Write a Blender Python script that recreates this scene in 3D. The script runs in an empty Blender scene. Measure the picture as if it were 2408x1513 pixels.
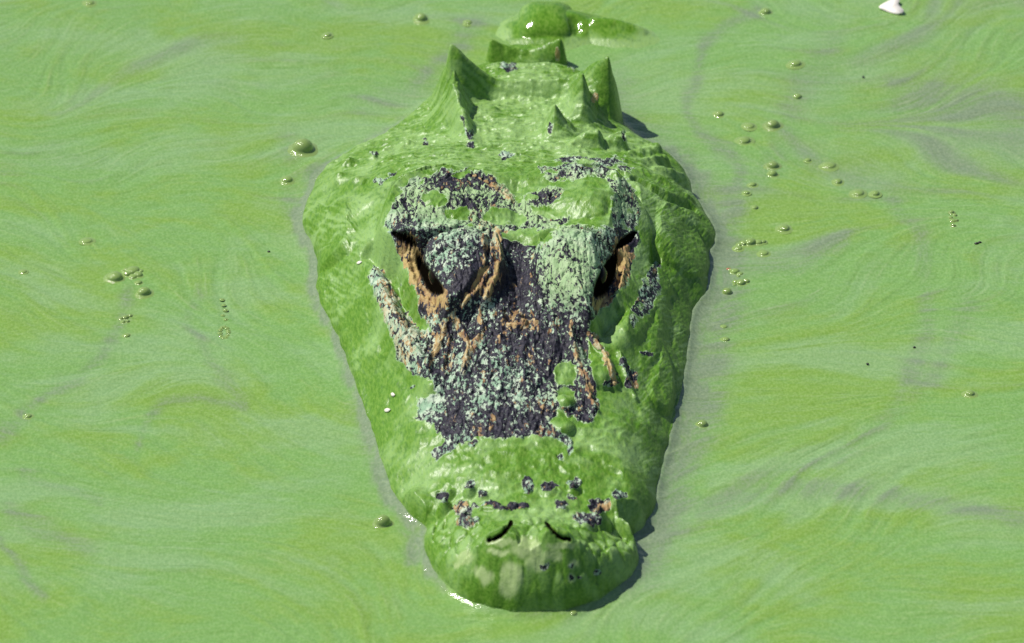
import bpy, math
import numpy as np

# ------------------------------------------------------------------ camera, sky, sun, exposure
scene = bpy.context.scene
COL = scene.collection
ELEV = math.radians(32.0)          # the camera looks down at the pond
DIST = 5.0
FRAME_W = 0.737                    # metres of pond across the frame
HALF = math.atan(FRAME_W / 2 / DIST)
LOOK = np.array([0.0, 0.0, 0.0])
cam_d = bpy.data.cameras.new("camera")
cam = bpy.data.objects.new("camera", cam_d)
COL.objects.link(cam)
scene.camera = cam
cam_d.sensor_width = 36.0
cam_d.lens = 18.0 / math.tan(HALF)
cam_d.clip_start, cam_d.clip_end = 0.1, 2000.0
CAM = LOOK + DIST * np.array([0.0, -math.cos(ELEV), math.sin(ELEV)])
cam.location = CAM
cam.rotation_euler = (math.pi / 2 - ELEV, 0, 0)
cam_d.dof.use_dof = True
cam_d.dof.focus_distance = 4.98
cam_d.dof.aperture_fstop = 11.0

SUN_TO = np.array([-0.53, 0.20, 0.84]); SUN_TO /= np.linalg.norm(SUN_TO)
world = bpy.data.worlds.new("World"); scene.world = world; world.use_nodes = True
wn = world.node_tree.nodes; wl = world.node_tree.links
sky = wn.new("ShaderNodeTexSky"); sky.sky_type = 'NISHITA'; sky.sun_disc = False
sky.sun_elevation = math.asin(SUN_TO[2]); sky.sun_rotation = math.atan2(SUN_TO[0], SUN_TO[1])
wn["Background"].inputs[1].default_value = 0.07
wl.new(sky.outputs[0], wn["Background"].inputs[0])
sun_d = bpy.data.lights.new("sun", 'SUN'); sun_d.energy = 5.0; sun_d.angle = math.radians(0.5)
sun_d.color = (1.0, 0.955, 0.88)
sun = bpy.data.objects.new("sun", sun_d); COL.objects.link(sun)
sun.location = SUN_TO * 8
from mathutils import Vector, Matrix
sun.rotation_euler = Vector(SUN_TO).to_track_quat('Z', 'Y').to_euler()
vs = scene.view_settings
vs.view_transform = 'Standard'; vs.look = 'None'; vs.gamma = 1.0; vs.exposure = 0.0

# ------------------------------------------------------------------ survey: photo measure -> place
# (u, v) are measured on the photograph at 2408 x 1513; z is the height over the water in mm.
CX, CY = 1204.0, 756.5
FPX = 1204.0 / math.tan(HALF)
fwd = np.array([0, math.cos(ELEV), -math.sin(ELEV)])
upv = np.array([0, math.sin(ELEV), math.cos(ELEV)])
def at(u, v, z=0.0):
    d = fwd + upv * ((CY - v) / FPX) + np.array([(u - CX) / FPX, 0, 0])
    t = (z * 0.001 - CAM[2]) / d[2]
    p = CAM + d * t
    return p
def survey(x, y, z):
    rx, ry, rz = x - CAM[0], y - CAM[1], z - CAM[2]
    dep = ry * fwd[1] + rz * fwd[2]
    return CX + FPX * rx / dep, CY - FPX * (ry * upv[1] + rz * upv[2]) / dep

# ------------------------------------------------------------------ noise
def _h(ix, iy, s):
    n = (ix.astype(np.uint32) * np.uint32(374761393) + iy.astype(np.uint32) * np.uint32(668265263)
         + np.uint32((s * 2654435761) & 0xffffffff))
    n = (n ^ (n >> np.uint32(13))) * np.uint32(1274126177)
    n = (n ^ (n >> np.uint32(15))) * np.uint32(2246822519)
    return ((n ^ (n >> np.uint32(16))) & np.uint32(0xffff)).astype(np.float32) * np.float32(2 * math.pi / 65536)
def noise(x, y, s=0):
    x = np.asarray(x, np.float32); y = np.asarray(y, np.float32)
    xi = np.floor(x); yi = np.floor(y); fx = x - xi; fy = y - yi
    ix = xi.astype(np.int64); iy = yi.astype(np.int64)
    ux = fx * fx * fx * (fx * (fx * 6 - 15) + 10); uy = fy * fy * fy * (fy * (fy * 6 - 15) + 10)
    def g(a, b):
        an = _h(ix + a, iy + b, s)
        return np.cos(an) * (fx - a) + np.sin(an) * (fy - b)
    n0 = g(0, 0) * (1 - ux) + g(1, 0) * ux
    n1 = g(0, 1) * (1 - ux) + g(1, 1) * ux
    return (n0 * (1 - uy) + n1 * uy) * 1.5
def fbm(x, y, s=0, o=4, gain=0.5):
    r = 0; a = 1.0; t = 0
    for k in range(o):
        r = r + a * noise(x, y, s + 17 * k); t += a; a *= gain; x = x * 2.03 + 3.7; y = y * 2.03 - 1.3
    return r / t
def cells(x, y, s=0):
    """cell noise: distance to the nearest and second nearest point"""
    x = np.asarray(x, np.float32); y = np.asarray(y, np.float32)
    xi = np.floor(x).astype(np.int64); yi = np.floor(y).astype(np.int64)
    f1 = np.full(x.shape, 9.0, np.float32); f2 = f1.copy()
    for a in (-1, 0, 1):
        for b in (-1, 0, 1):
            hx = _h(xi + a, yi + b, s) / (2 * math.pi); hy = _h(xi + a, yi + b, s + 7) / (2 * math.pi)
            d = np.hypot(xi + a + hx - x, yi + b + hy - y)
            f2 = np.minimum(f2, np.maximum(f1, d)); f1 = np.minimum(f1, d)
    return f1, f2
def sstep(a, b, x):
    t = np.clip((x - a) / (b - a), 0, 1); return t * t * (3 - 2 * t)
def seg_dist(x, y, pts, closed=False):
    """distance to a polyline, and the interpolated extra columns of the nearest point"""
    pts = np.asarray(pts, float); n = len(pts)
    best = np.full(x.shape, 1e9); val = None
    ex = pts.shape[1] - 2
    if ex: val = np.zeros(x.shape + (ex,))
    for i in range(n if closed else n - 1):
        a = pts[i]; b = pts[(i + 1) % n]
        dx, dy = b[0] - a[0], b[1] - a[1]
        t = np.clip(((x - a[0]) * dx + (y - a[1]) * dy) / (dx * dx + dy * dy + 1e-12), 0, 1)
        d = np.hypot(x - a[0] - t * dx, y - a[1] - t * dy)
        m = d < best
        best = np.where(m, d, best)
        if ex:
            for k in range(ex):
                val[..., k] = np.where(m, a[2 + k] + t * (b[2 + k] - a[2 + k]), val[..., k])
    return (best, val) if ex else best
def inside(x, y, pts):
    pts = np.asarray(pts, float); r = np.zeros(x.shape, bool); n = len(pts)
    for i in range(n):
        a = pts[i]; b = pts[(i + 1) % n]
        if a[1] == b[1]: continue
        c = ((a[1] > y) != (b[1] > y)) & (x < (b[0] - a[0]) * (y - a[1]) / (b[1] - a[1]) + a[0])
        r ^= c
    return r
def sdf(x, y, pts):
    d = seg_dist(x, y, pts, True)
    return np.where(inside(x, y, pts), d, -d)
def smooth_closed(pts, k=6):
    p = np.asarray(pts, float); n = len(p); out = []
    for i in range(n):
        p0, p1, p2, p3 = p[i - 1], p[i], p[(i + 1) % n], p[(i + 2) % n]
        for j in range(k):
            t = j / k
            out.append(0.5 * (2 * p1 + (p2 - p0) * t + (2 * p0 - 5 * p1 + 4 * p2 - p3) * t * t + (3 * p1 - p0 - 3 * p2 + p3) * t ** 3))
    return np.array(out)

# ------------------------------------------------------------------ waterline of the animal
WL = [(1062, 196), (1050, 225), (1000, 250), (950, 292), (900, 330), (850, 352), (800, 380), (755, 415), (728, 465), (712, 515),
      (713, 550), (738, 595), (746, 640), (744, 690), (766, 745), (790, 795), (816, 860), (842, 930), (864, 990), (882, 1045),
      (898, 1095), (912, 1140), (930, 1178), (960, 1215), (985, 1236), (1002, 1254), (994, 1280), (1002, 1318), (1045, 1382), (1100, 1420), (1170, 1443),
      (1260, 1450), (1350, 1440), (1420, 1410), (1476, 1372), (1504, 1332), (1500, 1304), (1492, 1288), (1482, 1274), (1496, 1262), (1522, 1240), (1543, 1195), (1552, 1140), (1572, 1065),
      (1592, 985), (1607, 920), (1618, 850), (1628, 765), (1644, 722), (1666, 692), (1672, 645), (1672, 605), (1686, 572),
      (1676, 530), (1642, 480), (1622, 430), (1600, 392), (1552, 356), (1496, 330), (1446, 272), (1428, 240), (1420, 205),
      (1340, 180), (1230, 172), (1120, 176)]
WLW = smooth_closed([at(u, v)[:2] for u, v in WL], 4)

# ------------------------------------------------------------------ body relief
DXM, DYM = 0.00055, 0.0008
gx = np.arange(-0.170, 0.1701, DXM); gy = np.arange(-0.408, 0.530, DYM)
NX, NY = len(gx), len(gy)
X, Y = np.meshgrid(gx, gy)
# coarse grid for the base
cx_ = np.linspace(gx[0], gx[-1], 125); cy_ = np.linspace(gy[0], gy[-1], 345)
CXX, CYY = np.meshgrid(cx_, cy_)
CTRL = [  # u, v, z(mm)
 (1240,1258,40),(1240,1290,40),(1245,1345,33),(1245,1395,23),(1120,1300,31),(1380,1300,31),(1065,1325,20),(1450,1320,20),(1160,1240,36),(1330,1240,36),
 (1130,1370,24),(1360,1370,24),(1240,1225,33),
 (1040,1222,14),(1455,1240,16),(1120,1215,28),(1370,1218,29),
 (965,1150,11),(1040,1130,24),(1130,1120,31),(1240,1120,33),(1360,1120,31),(1440,1130,27),(1505,1150,22),(1475,1205,22),(1525,1205,12),(1000,1195,13),
 (905,1040,9),(960,1030,22),(1040,1010,34),(1220,1010,40),(1400,1010,36),(1500,1020,27),(1558,1010,10),
 (872,900,12),(930,890,26),(1010,880,42),(1100,880,48),(1200,880,50),(1300,880,48),(1380,880,44),(1480,880,35),(1560,890,16),
 (845,800,17),(900,790,32),(975,800,45),(1080,790,54),(1220,780,57),(1350,790,54),(1450,790,45),(1540,790,35),(1600,790,13),
 (795,680,17),(840,680,29),(890,680,43),(1130,700,63),(1220,690,64),(1310,700,63),(1500,690,46),(1570,680,40),(1630,680,15),
 (775,600,18),(840,600,38),(1220,610,69),(1560,600,48),(1625,590,27),(940,640,38),(985,725,43),(1480,620,41),(1440,715,43),(1400,775,47),
 (755,520,20),(800,510,36),(870,500,47),(1000,500,75),(1100,500,73),(1215,510,69),(1330,500,73),(1440,500,75),(1545,510,46),(1620,520,30),
 (775,440,20),(850,430,38),(905,430,48),(1000,430,73),(1215,440,67),(1420,430,73),(1540,440,44),(1590,440,30),
 (1000,384,54),(1215,386,54),(1420,384,54),(900,384,38),(820,395,22),(1530,384,30),(1570,400,24),
 (1100,332,38),(1220,322,36),(1320,322,38),(1000,315,22),(1420,325,29),(1220,255,26),(1220,218,24),(1220,160,14),(1150,160,14),(1300,160,14),(1100,255,29),(1340,255,29),(1065,265,20),(1410,255,18),(1490,345,20)]
cp = np.array([at(*c) for c in CTRL])
def tps(r2): return 0.5 * r2 * np.log(r2 + 1e-12)
n = len(cp)
A = np.zeros((n + 3, n + 3))
r2 = (cp[:, None, 0] - cp[None, :, 0]) ** 2 + (cp[:, None, 1] - cp[None, :, 1]) ** 2
A[:n, :n] = tps(r2) + np.eye(n) * 3e-5
A[:n, n] = 1; A[:n, n + 1] = cp[:, 0]; A[:n, n + 2] = cp[:, 1]; A[n:, :n] = A[:n, n:].T
sol = np.linalg.solve(A, np.concatenate([cp[:, 2], np.zeros(3)]))
base = sol[n] + sol[n + 1] * CXX + sol[n + 2] * CYY
for i in range(n):
    base += sol[i] * tps((CXX - cp[i, 0]) ** 2 + (CYY - cp[i, 1]) ** 2)
dwl = sdf(CXX, CYY, WLW)
def up(c):
    """bicubic-ish upsampling of a coarse field"""
    fx = (gx - cx_[0]) / (cx_[1] - cx_[0]); fy = (gy - cy_[0]) / (cy_[1] - cy_[0])
    def idx(f, m):
        i = np.clip(np.floor(f).astype(int), 1, m - 3); t = f - i
        w = np.stack([-0.5*t+t*t-0.5*t**3, 1-2.5*t*t+1.5*t**3, 0.5*t+2*t*t-1.5*t**3, -0.5*t*t+0.5*t**3])
        return i, w
    ix, wx = idx(fx, len(cx_)); iy, wy = idx(fy, len(cy_))
    rows = sum(wy[k][:, None] * c[iy + k - 1] for k in range(4))
    return sum(wx[k][None] * rows[:, ix + k - 1] for k in range(4))
base = up(base); dwl = up(dwl)
dj = dwl + 0.0012 * noise(X * 90, Y * 60, 3)
nosek = 1 + .25 * sstep(at(1245, 1250)[1], at(1245, 1320)[1], Y)
sidek = 1 - .50 * sstep(.03, .09, X) * sstep(at(1500, 1250)[1], at(1500, 1150)[1], Y)
wall = np.where(dj > 0, nosek * sidek * 0.0125 * np.sqrt(np.maximum(dj, 0) / 0.008) + dj * 0.75, 3.0 * dj)
k = 0.006
hh = np.clip(0.5 + 0.5 * (wall - base) / k, 0, 1)
H = wall * (1 - hh) + base * hh - k * hh * (1 - hh)
H = np.where(dj > 0, np.maximum(H, np.minimum(wall, 0.004)), wall)
# the trunk runs on under the water behind the nape
xc = at(1240, 100)[0]
H = np.maximum(H, np.where(Y > 0.20, -0.010 - 1.6 * np.maximum(np.abs(X - xc) - 0.045, 0), -1.0))
H = np.maximum(H, -0.035)

def box(x0, x1, y0, y1):
    i0, i1 = np.searchsorted(gx, [x0, x1]); j0, j1 = np.searchsorted(gy, [y0, y1])
    return slice(max(j0, 0), min(j1, NY)), slice(max(i0, 0), min(i1, NX))
def peak(u, v, z, rl, rr, rf, rb, p=1.7, rot=0.0):
    """a pointed rise to height z (mm) with its own radius (mm) left, right, front and back"""
    c = at(u, v, z); R = max(rl, rr, rf, rb) * 0.001 * 1.5
    s = box(c[0] - R, c[0] + R, c[1] - R, c[1] + R)
    dx = X[s] - c[0]; dy = Y[s] - c[1]
    if rot:
        ca, sa = math.cos(rot), math.sin(rot); dx, dy = dx * ca + dy * sa, -dx * sa + dy * ca
    rx = np.where(dx < 0, rl, rr) * 0.001; ry = np.where(dy < 0, rf, rb) * 0.001
    rho = np.sqrt((dx / rx) ** 2 + (dy / ry) ** 2 + .016) - .126
    w = np.clip(1 - rho, 0, 1) ** p
    H[s] = np.maximum(H[s], H[s] * (1 - w) + c[2] * w)
def dome(u, v, z, rx, ry, rot=0.0, sq=2.0, edge=None):
    """a rounded bulge: z at the top, falling to the surface at the rim"""
    c = at(u, v, z); R = max(rx, ry) * 0.001 * 1.45
    s = box(c[0] - R, c[0] + R, c[1] - R, c[1] + R)
    dx = X[s] - c[0]; dy = Y[s] - c[1]
    ca, sa = math.cos(rot), math.sin(rot); dx, dy = dx * ca + dy * sa, -dx * sa + dy * ca
    rho = (np.abs(dx / rx * 1000) ** sq + np.abs(dy / ry * 1000) ** sq) ** (1 / sq)
    w = np.clip(1 - rho ** 2, 0, 1) ** 0.6
    w = w * w * (3 - 2 * w) * 0.5 + w * 0.5
    H[s] = np.maximum(H[s], H[s] * (1 - w) + c[2] * w)
def ridge(pts, width, p=1.5, add=None, sharp=False):
    """pts (u, v, z): a crest at height z; with add (mm), a welt (or groove) of that height on what is there"""
    w3 = np.array([at(*q) for q in pts]); R = width * 0.001
    s = box(w3[:, 0].min() - R, w3[:, 0].max() + R, w3[:, 1].min() - R, w3[:, 1].max() + R)
    d, val = seg_dist(X[s], Y[s], w3)
    d = d + (0.12 if width < 12 else 0.03) * R * noise(X[s] * 220, Y[s] * 150, 5)
    w = np.clip(1 - d / R, 0, 1)
    w = w ** p if sharp else sstep(0, 1, w) ** p
    if add is None:
        H[s] = np.maximum(H[s], H[s] * (1 - w) + val[..., 0] * w)
    else:
        H[s] += add * 0.001 * w
def plate(pts, z, edge):
    """lift a polygon (u, v) measured at height z onto that height with a rounded edge (mm)"""
    w3 = np.array([at(u, v, z) for u, v in pts])[:, :2]; R = 0.012
    s = box(w3[:, 0].min() - R, w3[:, 0].max() + R, w3[:, 1].min() - R, w3[:, 1].max() + R)
    d = sdf(X[s], Y[s], w3)
    w = sstep(-edge * 0.0005, edge * 0.0005, d)
    H[s] = H[s] * (1 - w) + np.maximum(H[s], z * 0.001) * w

# --- skull table: sides fall steeply to the cheeks
TABLE = [(905,470),(925,432),(985,408),(1100,398),(1215,412),(1340,402),(1440,404),(1495,432),(1516,480),(1508,545),(1440,560),(1330,545),(1215,555),(1100,545),(990,560),(915,545),(897,505)]
tw = smooth_closed([at(u, v, 72)[:2] for u, v in TABLE], 4)
s = box(-0.13, 0.13, -0.02, 0.32)
d = sdf(X[s], Y[s], tw)
w = sstep(-0.006, 0.004, d + 0.0015 * noise(X[s] * 80, Y[s] * 60, 8))
lift = 0.073 + 0.004 * np.exp(-(np.maximum(d, 0) / 0.009) ** 2) - 0.006 * np.exp(-((X[s] - at(1215, 470, 70)[0]) / 0.03) ** 2)
low = np.minimum(H[s], 0.052 - 0.0 * d)
outer = np.where(np.abs(X[s] - at(1212, 480, 70)[0]) > 0.05, low, H[s])
H[s] = np.where(d > -0.03, outer * (1 - w) + np.maximum(H[s], lift) * w, H[s])
ridge([(915,535,74),(930,480,77),(985,425,78),(1060,405,77)], 7, 1.2, add=2.2)
ridge([(1000,425,77),(985,470,78),(975,530,78)], 5, 1.0, add=2.0)
ridge([(1360,405,77),(1440,425,79),(1452,480,79),(1448,540,77)], 7, 1.2, add=3.0)
ridge([(1215,420,68),(1218,470,67),(1215,540,68)], 9, 1.0, add=-2.5)
ridge([(1110,410,76),(1160,440,74),(1205,468,72)], 4, 1.0, add=1.6)
ridge([(1300,445,76),(1250,468,72),(1215,480,70)], 4, 1.0, add=1.4)
# --- cheeks behind the eyes, jaw-angle muscles
dome(815, 515, 40, 26, 38, 0.15); dome(1590, 520, 44, 24, 38, -0.1)
ridge([(712,545,6),(745,600,16),(775,680,18),(805,780,18),(835,880,16),(860,965,12)], 7, 1.0, add=2.0)
ridge([(728,560,10),(758,640,12),(772,700,13),(800,790,13)], 3.2, 1.0, add=-2.2)
ridge([(800,590,30),(838,690,31),(868,800,26),(900,930,22)], 9, 1.0, add=1.6)
# --- jugal ridges and the channels under the eyes
ridge([(868,622,40),(885,640,47),(915,710,50),(950,785,50),(1000,850,49),(1015,900,46)], 13, 1.0)
ridge([(870,600,40),(918,632,40),(950,700,42),(990,768,46),(1025,802,50)], 8, 1.0, add=-6)
ridge([(1545,615,46),(1512,660,50),(1492,720,49),(1470,770,48),(1440,800,47)], 13, 1.0)
ridge([(1535,590,42),(1488,630,42),(1458,705,42),(1405,780,45)], 9, 1.0, add=-7)
ridge([(1550,640,46),(1555,720,40),(1540,820,36)], 9, 1.0, add=2.5)
# --- eye turrets: upper lids as wedges that point forward
def lid(pts, ztop, foot, mm=9):
    w3 = np.array([at(u, v, z)[:2] for u, v, z in pts])
    c3 = smooth_closed(w3, 4)
    s = box(c3[:, 0].min() - 0.02, c3[:, 0].max() + 0.02, c3[:, 1].min() - 0.02, c3[:, 1].max() + 0.02)
    d = sdf(X[s], Y[s], c3)
    zz = np.array([q[2] for q in pts]); cxm, cym = w3.mean(0)
    # plane through the rim heights
    M = np.c_[np.ones(len(w3)), w3]; co = np.linalg.lstsq(M, zz * 0.001, rcond=None)[0]
    pl = co[0] + co[1] * X[s] + co[2] * Y[s]
    bulge = ztop * 0.001 * np.clip(1 - np.exp(-np.maximum(d, 0) / 0.010), 0, 1)
    w = sstep(-mm * 0.001, 0.0015, d)
    H[s] = np.maximum(H[s] * (1 - w) + (pl + bulge) * w, H[s] * (1 - w))
lid([(1002,575,80),(1040,548,83),(1100,542,83),(1150,560,83),(1160,610,82),(1125,665,78),(1085,705,72),(1056,722,68),(1046,690,72),(1028,640,77)], 8, 0)
lid([(1440,575,80),(1400,548,83),(1330,542,83),(1284,560,83),(1276,615,82),(1310,668,78),(1355,712,72),(1386,738,67),(1396,690,72),(1412,640,77)], 8, 0)
# lower lids
ridge([(952,586,58),(968,645,57),(995,700,56),(1045,734,57)], 11, .8)
ridge([(1484,586,58),(1472,645,57),(1446,700,56),(1398,738,57)], 11, .8)
# folds round the lids
ridge([(1165,545,82),(1178,600,80),(1165,650,76),(1140,700,70)], 5.5, 1.0)
ridge([(1150,575,80),(1150,630,78),(1110,690,72),(1065,740,64)], 3.2, 1.0, add=-3.5)
ridge([(1012,592,84),(1050,574,88),(1100,572,90),(1145,584,86)], 3.2, 1.0, add=-3.6)
ridge([(1020,572,84),(1075,556,87),(1140,562,85)], 3.5, 1.0, add=2.0)
ridge([(1060,590,90),(1095,600,92),(1110,640,88),(1090,680,80)], 8, 1.0, add=2.0)
ridge([(1320,570,88),(1345,620,90),(1370,680,80)], 8, 1.0, add=1.6)
ridge([(1270,560,80),(1262,610,78),(1285,670,74)], 5, 1.0)
ridge([(1275,590,80),(1290,650,78),(1330,705,72),(1375,755,62)], 3.0, 1.0, add=-3.0)
ridge([(1215,570,70),(1218,640,66),(1220,700,62),(1220,745,60)], 13, 1.0, add=-6)
dome(1222, 745, 63, 7, 9); ridge([(1190,735,60),(1215,765,58),(1250,742,60)], 4, 1.0, add=-3)
# eye slits and ear slits
EYE_L = [(984,606),(1000,622),(1022,650),(1038,674),(1036,688),(1014,686),(996,662),(986,635)]
EYE_R = [(1446,604),(1428,618),(1410,648),(1400,676),(1402,694),(1422,688),(1440,660),(1447,630)]
EAR_L = [(924,546),(950,549),(970,560),(980,575),(972,582),(946,571),(928,560)]
EAR_R = [(1498,546),(1476,552),(1454,570),(1446,586),(1462,584),(1486,568)]
# --- snout folds
for pts, wd, ad in [
    ([(1060,745,60),(1085,775,57),(1102,820,54),(1088,880,49)], 5, 3.0),
    ([(1050,750,58),(1035,800,53),(1010,850,47),(1000,890,44)], 4.5, 2.6),
    ([(1120,720,63),(1135,770,58),(1115,820,54)], 4, 1.8),
    ([(1380,760,60),(1400,795,55),(1430,840,48),(1448,895,42)], 5, 3.0),
    ([(1340,760,60),(1350,820,54),(1375,890,48),(1400,960,41)], 5, 2.6),
    ([(1460,830,44),(1475,880,40),(1495,915,36)], 4, 2.0),
    ([(1300,740,62),(1310,800,56),(1290,870,50)], 4, 1.6),
    ([(1240,790,57),(1225,850,53),(1245,920,48)], 4, 1.4),
    ([(1180,790,57),(1190,850,53),(1170,930,48)], 4, 1.4),
    ([(1075,745,60),(1062,800,55),(1050,860,50)], 3, -2.2),
    ([(1365,770,58),(1385,840,51),(1410,900,45)], 3, -2.2)]:
    ridge(pts, wd, 1.0, add=ad * 1.5)
dome(1330, 935, 48, 8, 9); dome(1325, 995, 43, 9, 9); dome(1405, 860, 49, 12, 18)
dome(1548, 870, 24, 12, 40)
ridge([(905,830,30),(925,900,26),(955,980,22),(985,1060,20)], 7, 1.0, add=1.5)
ridge([(1520,820,36),(1535,900,30),(1520,990,28)], 9, 1.0, add=2.0)
dome(1500, 1195, 27, 16, 20); dome(985, 1165, 17, 14, 18)
ridge([(1015,1210,16),(1075,1235,24)], 8, 1.0, add=-3.0)
ridge([(1415,1222,27),(1470,1268,12)], 12, 1.0, add=-3.0)
# --- bumps behind the nose
for u, v, z, r, hgt in [(1105,1142,31,4.5,2.5),(1135,1158,32,4,2),(1240,1142,35,4,3.5),(1290,1146,35,6,2.5),(1350,1136,34,5,3),(1455,1166,29,6,2.5),
                        (1045,1170,25,5,3),(1058,1150,26,4,2),(1090,1205,30,8,5),(1100,1228,27,6,3),(1410,1190,33,8,5),(1380,1222,31,7,3.5),(1320,1188,34,5,2.5),(1180,1192,34,6,2.5),(1260,1192,34,5,2)]:
    peak(u, v, z + hgt * 0.6, r, r, r * 1.2, r * 1.2, 1.0)
ridge([(1135,1187,34),(1180,1196,34),(1240,1192,34)], 3.0, 1.0, add=-2.0)
# --- nose disc, nostrils
dome(1248, 1290, 43, 44, 48); dome(1177, 1256, 49, 13, 16, -0.5); dome(1312, 1256, 49, 13, 16, 0.5)
ridge([(1132,1278,42),(1150,1296,40),(1180,1298,41),(1212,1278,42)], 4.5, 1.0, add=2.2)
ridge([(1280,1278,42),(1308,1298,41),(1340,1298,40),(1362,1276,41)], 4.5, 1.0, add=2.2)
ridge([(1245,1250,43),(1248,1300,41)], 6, 1.0, add=-2.0)
NOS_L = [(1150,1270,46),(1163,1268,47),(1176,1262,47.5),(1188,1252,48),(1196,1242,48),(1202,1233,48)]
NOS_R = [(1286,1233,48),(1292,1242,48),(1300,1252,48),(1312,1262,47.5),(1325,1268,47),(1338,1270,46)]
for q in (NOS_L, NOS_R):
    ridge(q, 8.5, .8, add=2.2); ridge(q, 2.3, 0.7, add=-3.0)
for u, v, z, r, hgt in [(1130,1345,30,6,1),(1205,1355,31,8,1),(1095,1318,27,6,1),(1278,1335,33,6,1.6),(1405,1350,24,6,1.6),(1345,1332,30,6,1.2),(1345,1362,26,6,1),(1160,1395,22,6,1),(1290,1390,24,8,1)]:
    dome(u, v, z + hgt, r, r)
# --- nape: crested scutes
ridge([(1085,180,40),(1120,186,36),(1170,189,34),(1230,190,33.5),(1310,188,34),(1365,182,37),(1402,172,42)], 13, .9)
peak(1060, 104, 65, 10, 31, 24, 15, 1.4); peak(1430, 132, 61, 32, 10, 24, 15, 1.3)
peak(1062, 150, 44, 16, 26, 26, 16, 1.0); peak(1426, 160, 44, 26, 14, 26, 16, 1.0)
peak(1068, 166, 60, 11, 13, 32, 17, 1.25); peak(1070, 215, 42, 22, 14, 30, 18, 1.1)
ridge([(1070,190,54),(1078,240,47),(1092,290,43),(1106,328,42)], 9, 1.4)
peak(1370, 174, 61, 15, 11, 24, 15, 1.25); peak(1368, 225, 42, 22, 18, 26, 16, 1.1)
peak(1086, 256, 50, 9, 11, 24, 14, 1.3)
peak(1304, 248, 59, 10, 15, 24, 15, 1.25); peak(1305, 290, 46, 14, 22, 22, 16, 1.1)
ridge([(1290,346,46),(1350,332,48),(1402,313,49)], 10, 1.1); peak(1405, 310, 51, 26, 6, 12, 9, 1.2)
ridge([(1400,340,40),(1430,332,42),(1458,319,43)], 9, 1.1); peak(1460, 316, 44, 22, 6, 12, 9, 1.2)
ridge([(1470,362,38),(1510,350,37),(1545,343,35)], 9, 1.1); peak(1547, 341, 36, 22, 5, 12, 9, 1.1)
ridge([(1500,378,40),(1540,370,36),(1562,366,31)], 8, 1.1)
ridge([(1470,398,52),(1510,402,46),(1560,418,40),(1608,448,27)], 11, 1.0)
ridge([(1500,432,48),(1530,448,44),(1580,464,38),(1625,482,24)], 7, 1.0, add=-6)
ridge([(1540,392,36),(1580,400,30),(1604,408,22)], 8, 1.0)
for u, v, z, r, hgt in [(820,372,24,10,7),(905,352,30,9,3),(960,332,30,9,3),(880,364,32,8,3),(800,405,27,11,7),(840,420,36,11,7),(900,408,44,10,6),(770,432,18,9,5),(1190,366,48,7,3),(1375,360,48,9,3),(1000,340,34,8,3),(1110,346,42,8,2),(1280,350,44,8,3)]:
    peak(u, v, z + hgt * 0.6, r, r, r * 1.3, r, 1.2)
# --- a small crested plate behind the nape, and the wet humps of the back
s = box(-0.2, 0.2, 0.25, 0.53)
def bump(u, v, rx, ry, top, sq=2.5):
    c = at(u, v, 0); dx = (X[s] - c[0]) / (rx * 0.001); dy = (Y[s] - c[1]) / (ry * 0.001)
    rho = (np.abs(dx) ** sq + np.abs(dy) ** sq) ** (1 / sq)
    z = np.where(rho < 1, top * 0.001 * (1 - rho ** 2) ** 0.45, -0.03 * (rho - 1) * 3)
    H[s] = np.maximum(H[s], z)
bump(1238, 143, 29, 15, 10, 3)
ridge([(1160,112,11),(1200,118,11),(1270,114,13),(1314,110,14)], 6, 1.0)
peak(1156, 94, 20, 7, 20, 12, 8, 1.6); peak(1317, 92, 22, 20, 9, 12, 8, 1.6); peak(1270, 108, 15, 8, 8, 10, 8, 1.3)
bump(1285, 64, 22.5, 26, 17, 4.0)
def swell(u, v, rx, ry, top, rot=0.0):
    c = at(u, v, 0); dx = X[s] - c[0]; dy = Y[s] - c[1]; ca, sa = math.cos(rot), math.sin(rot)
    dx, dy = dx * ca + dy * sa, -dx * sa + dy * ca
    z = (top + 6) * 0.001 * np.exp(-(dx / (rx * .001)) ** 2 - (dy / (ry * .001)) ** 2) - 0.006
    H[s] = np.maximum(H[s], z)
swell(1330, 66, 34, 26, 13); swell(1420, 74, 46, 22, 9, -0.35); swell(1286, 72, 36, 30, 12); swell(1250, 84, 34, 14, 3)
ridge([(1400,40,13),(1450,46,11),(1505,66,6)], 9, 1.0, add=2.5)
ridge([(1352,30,18),(1356,66,8)], 7, 1.0, add=-3.5)

# nothing of the head stands outside its waterline
cl = np.where(dj > 0, wall, 2.2 * dj)
H = np.where(Y < 0.16, np.minimum(H, cl + 0.003 * sstep(0, .004, dj)), H)

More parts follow.
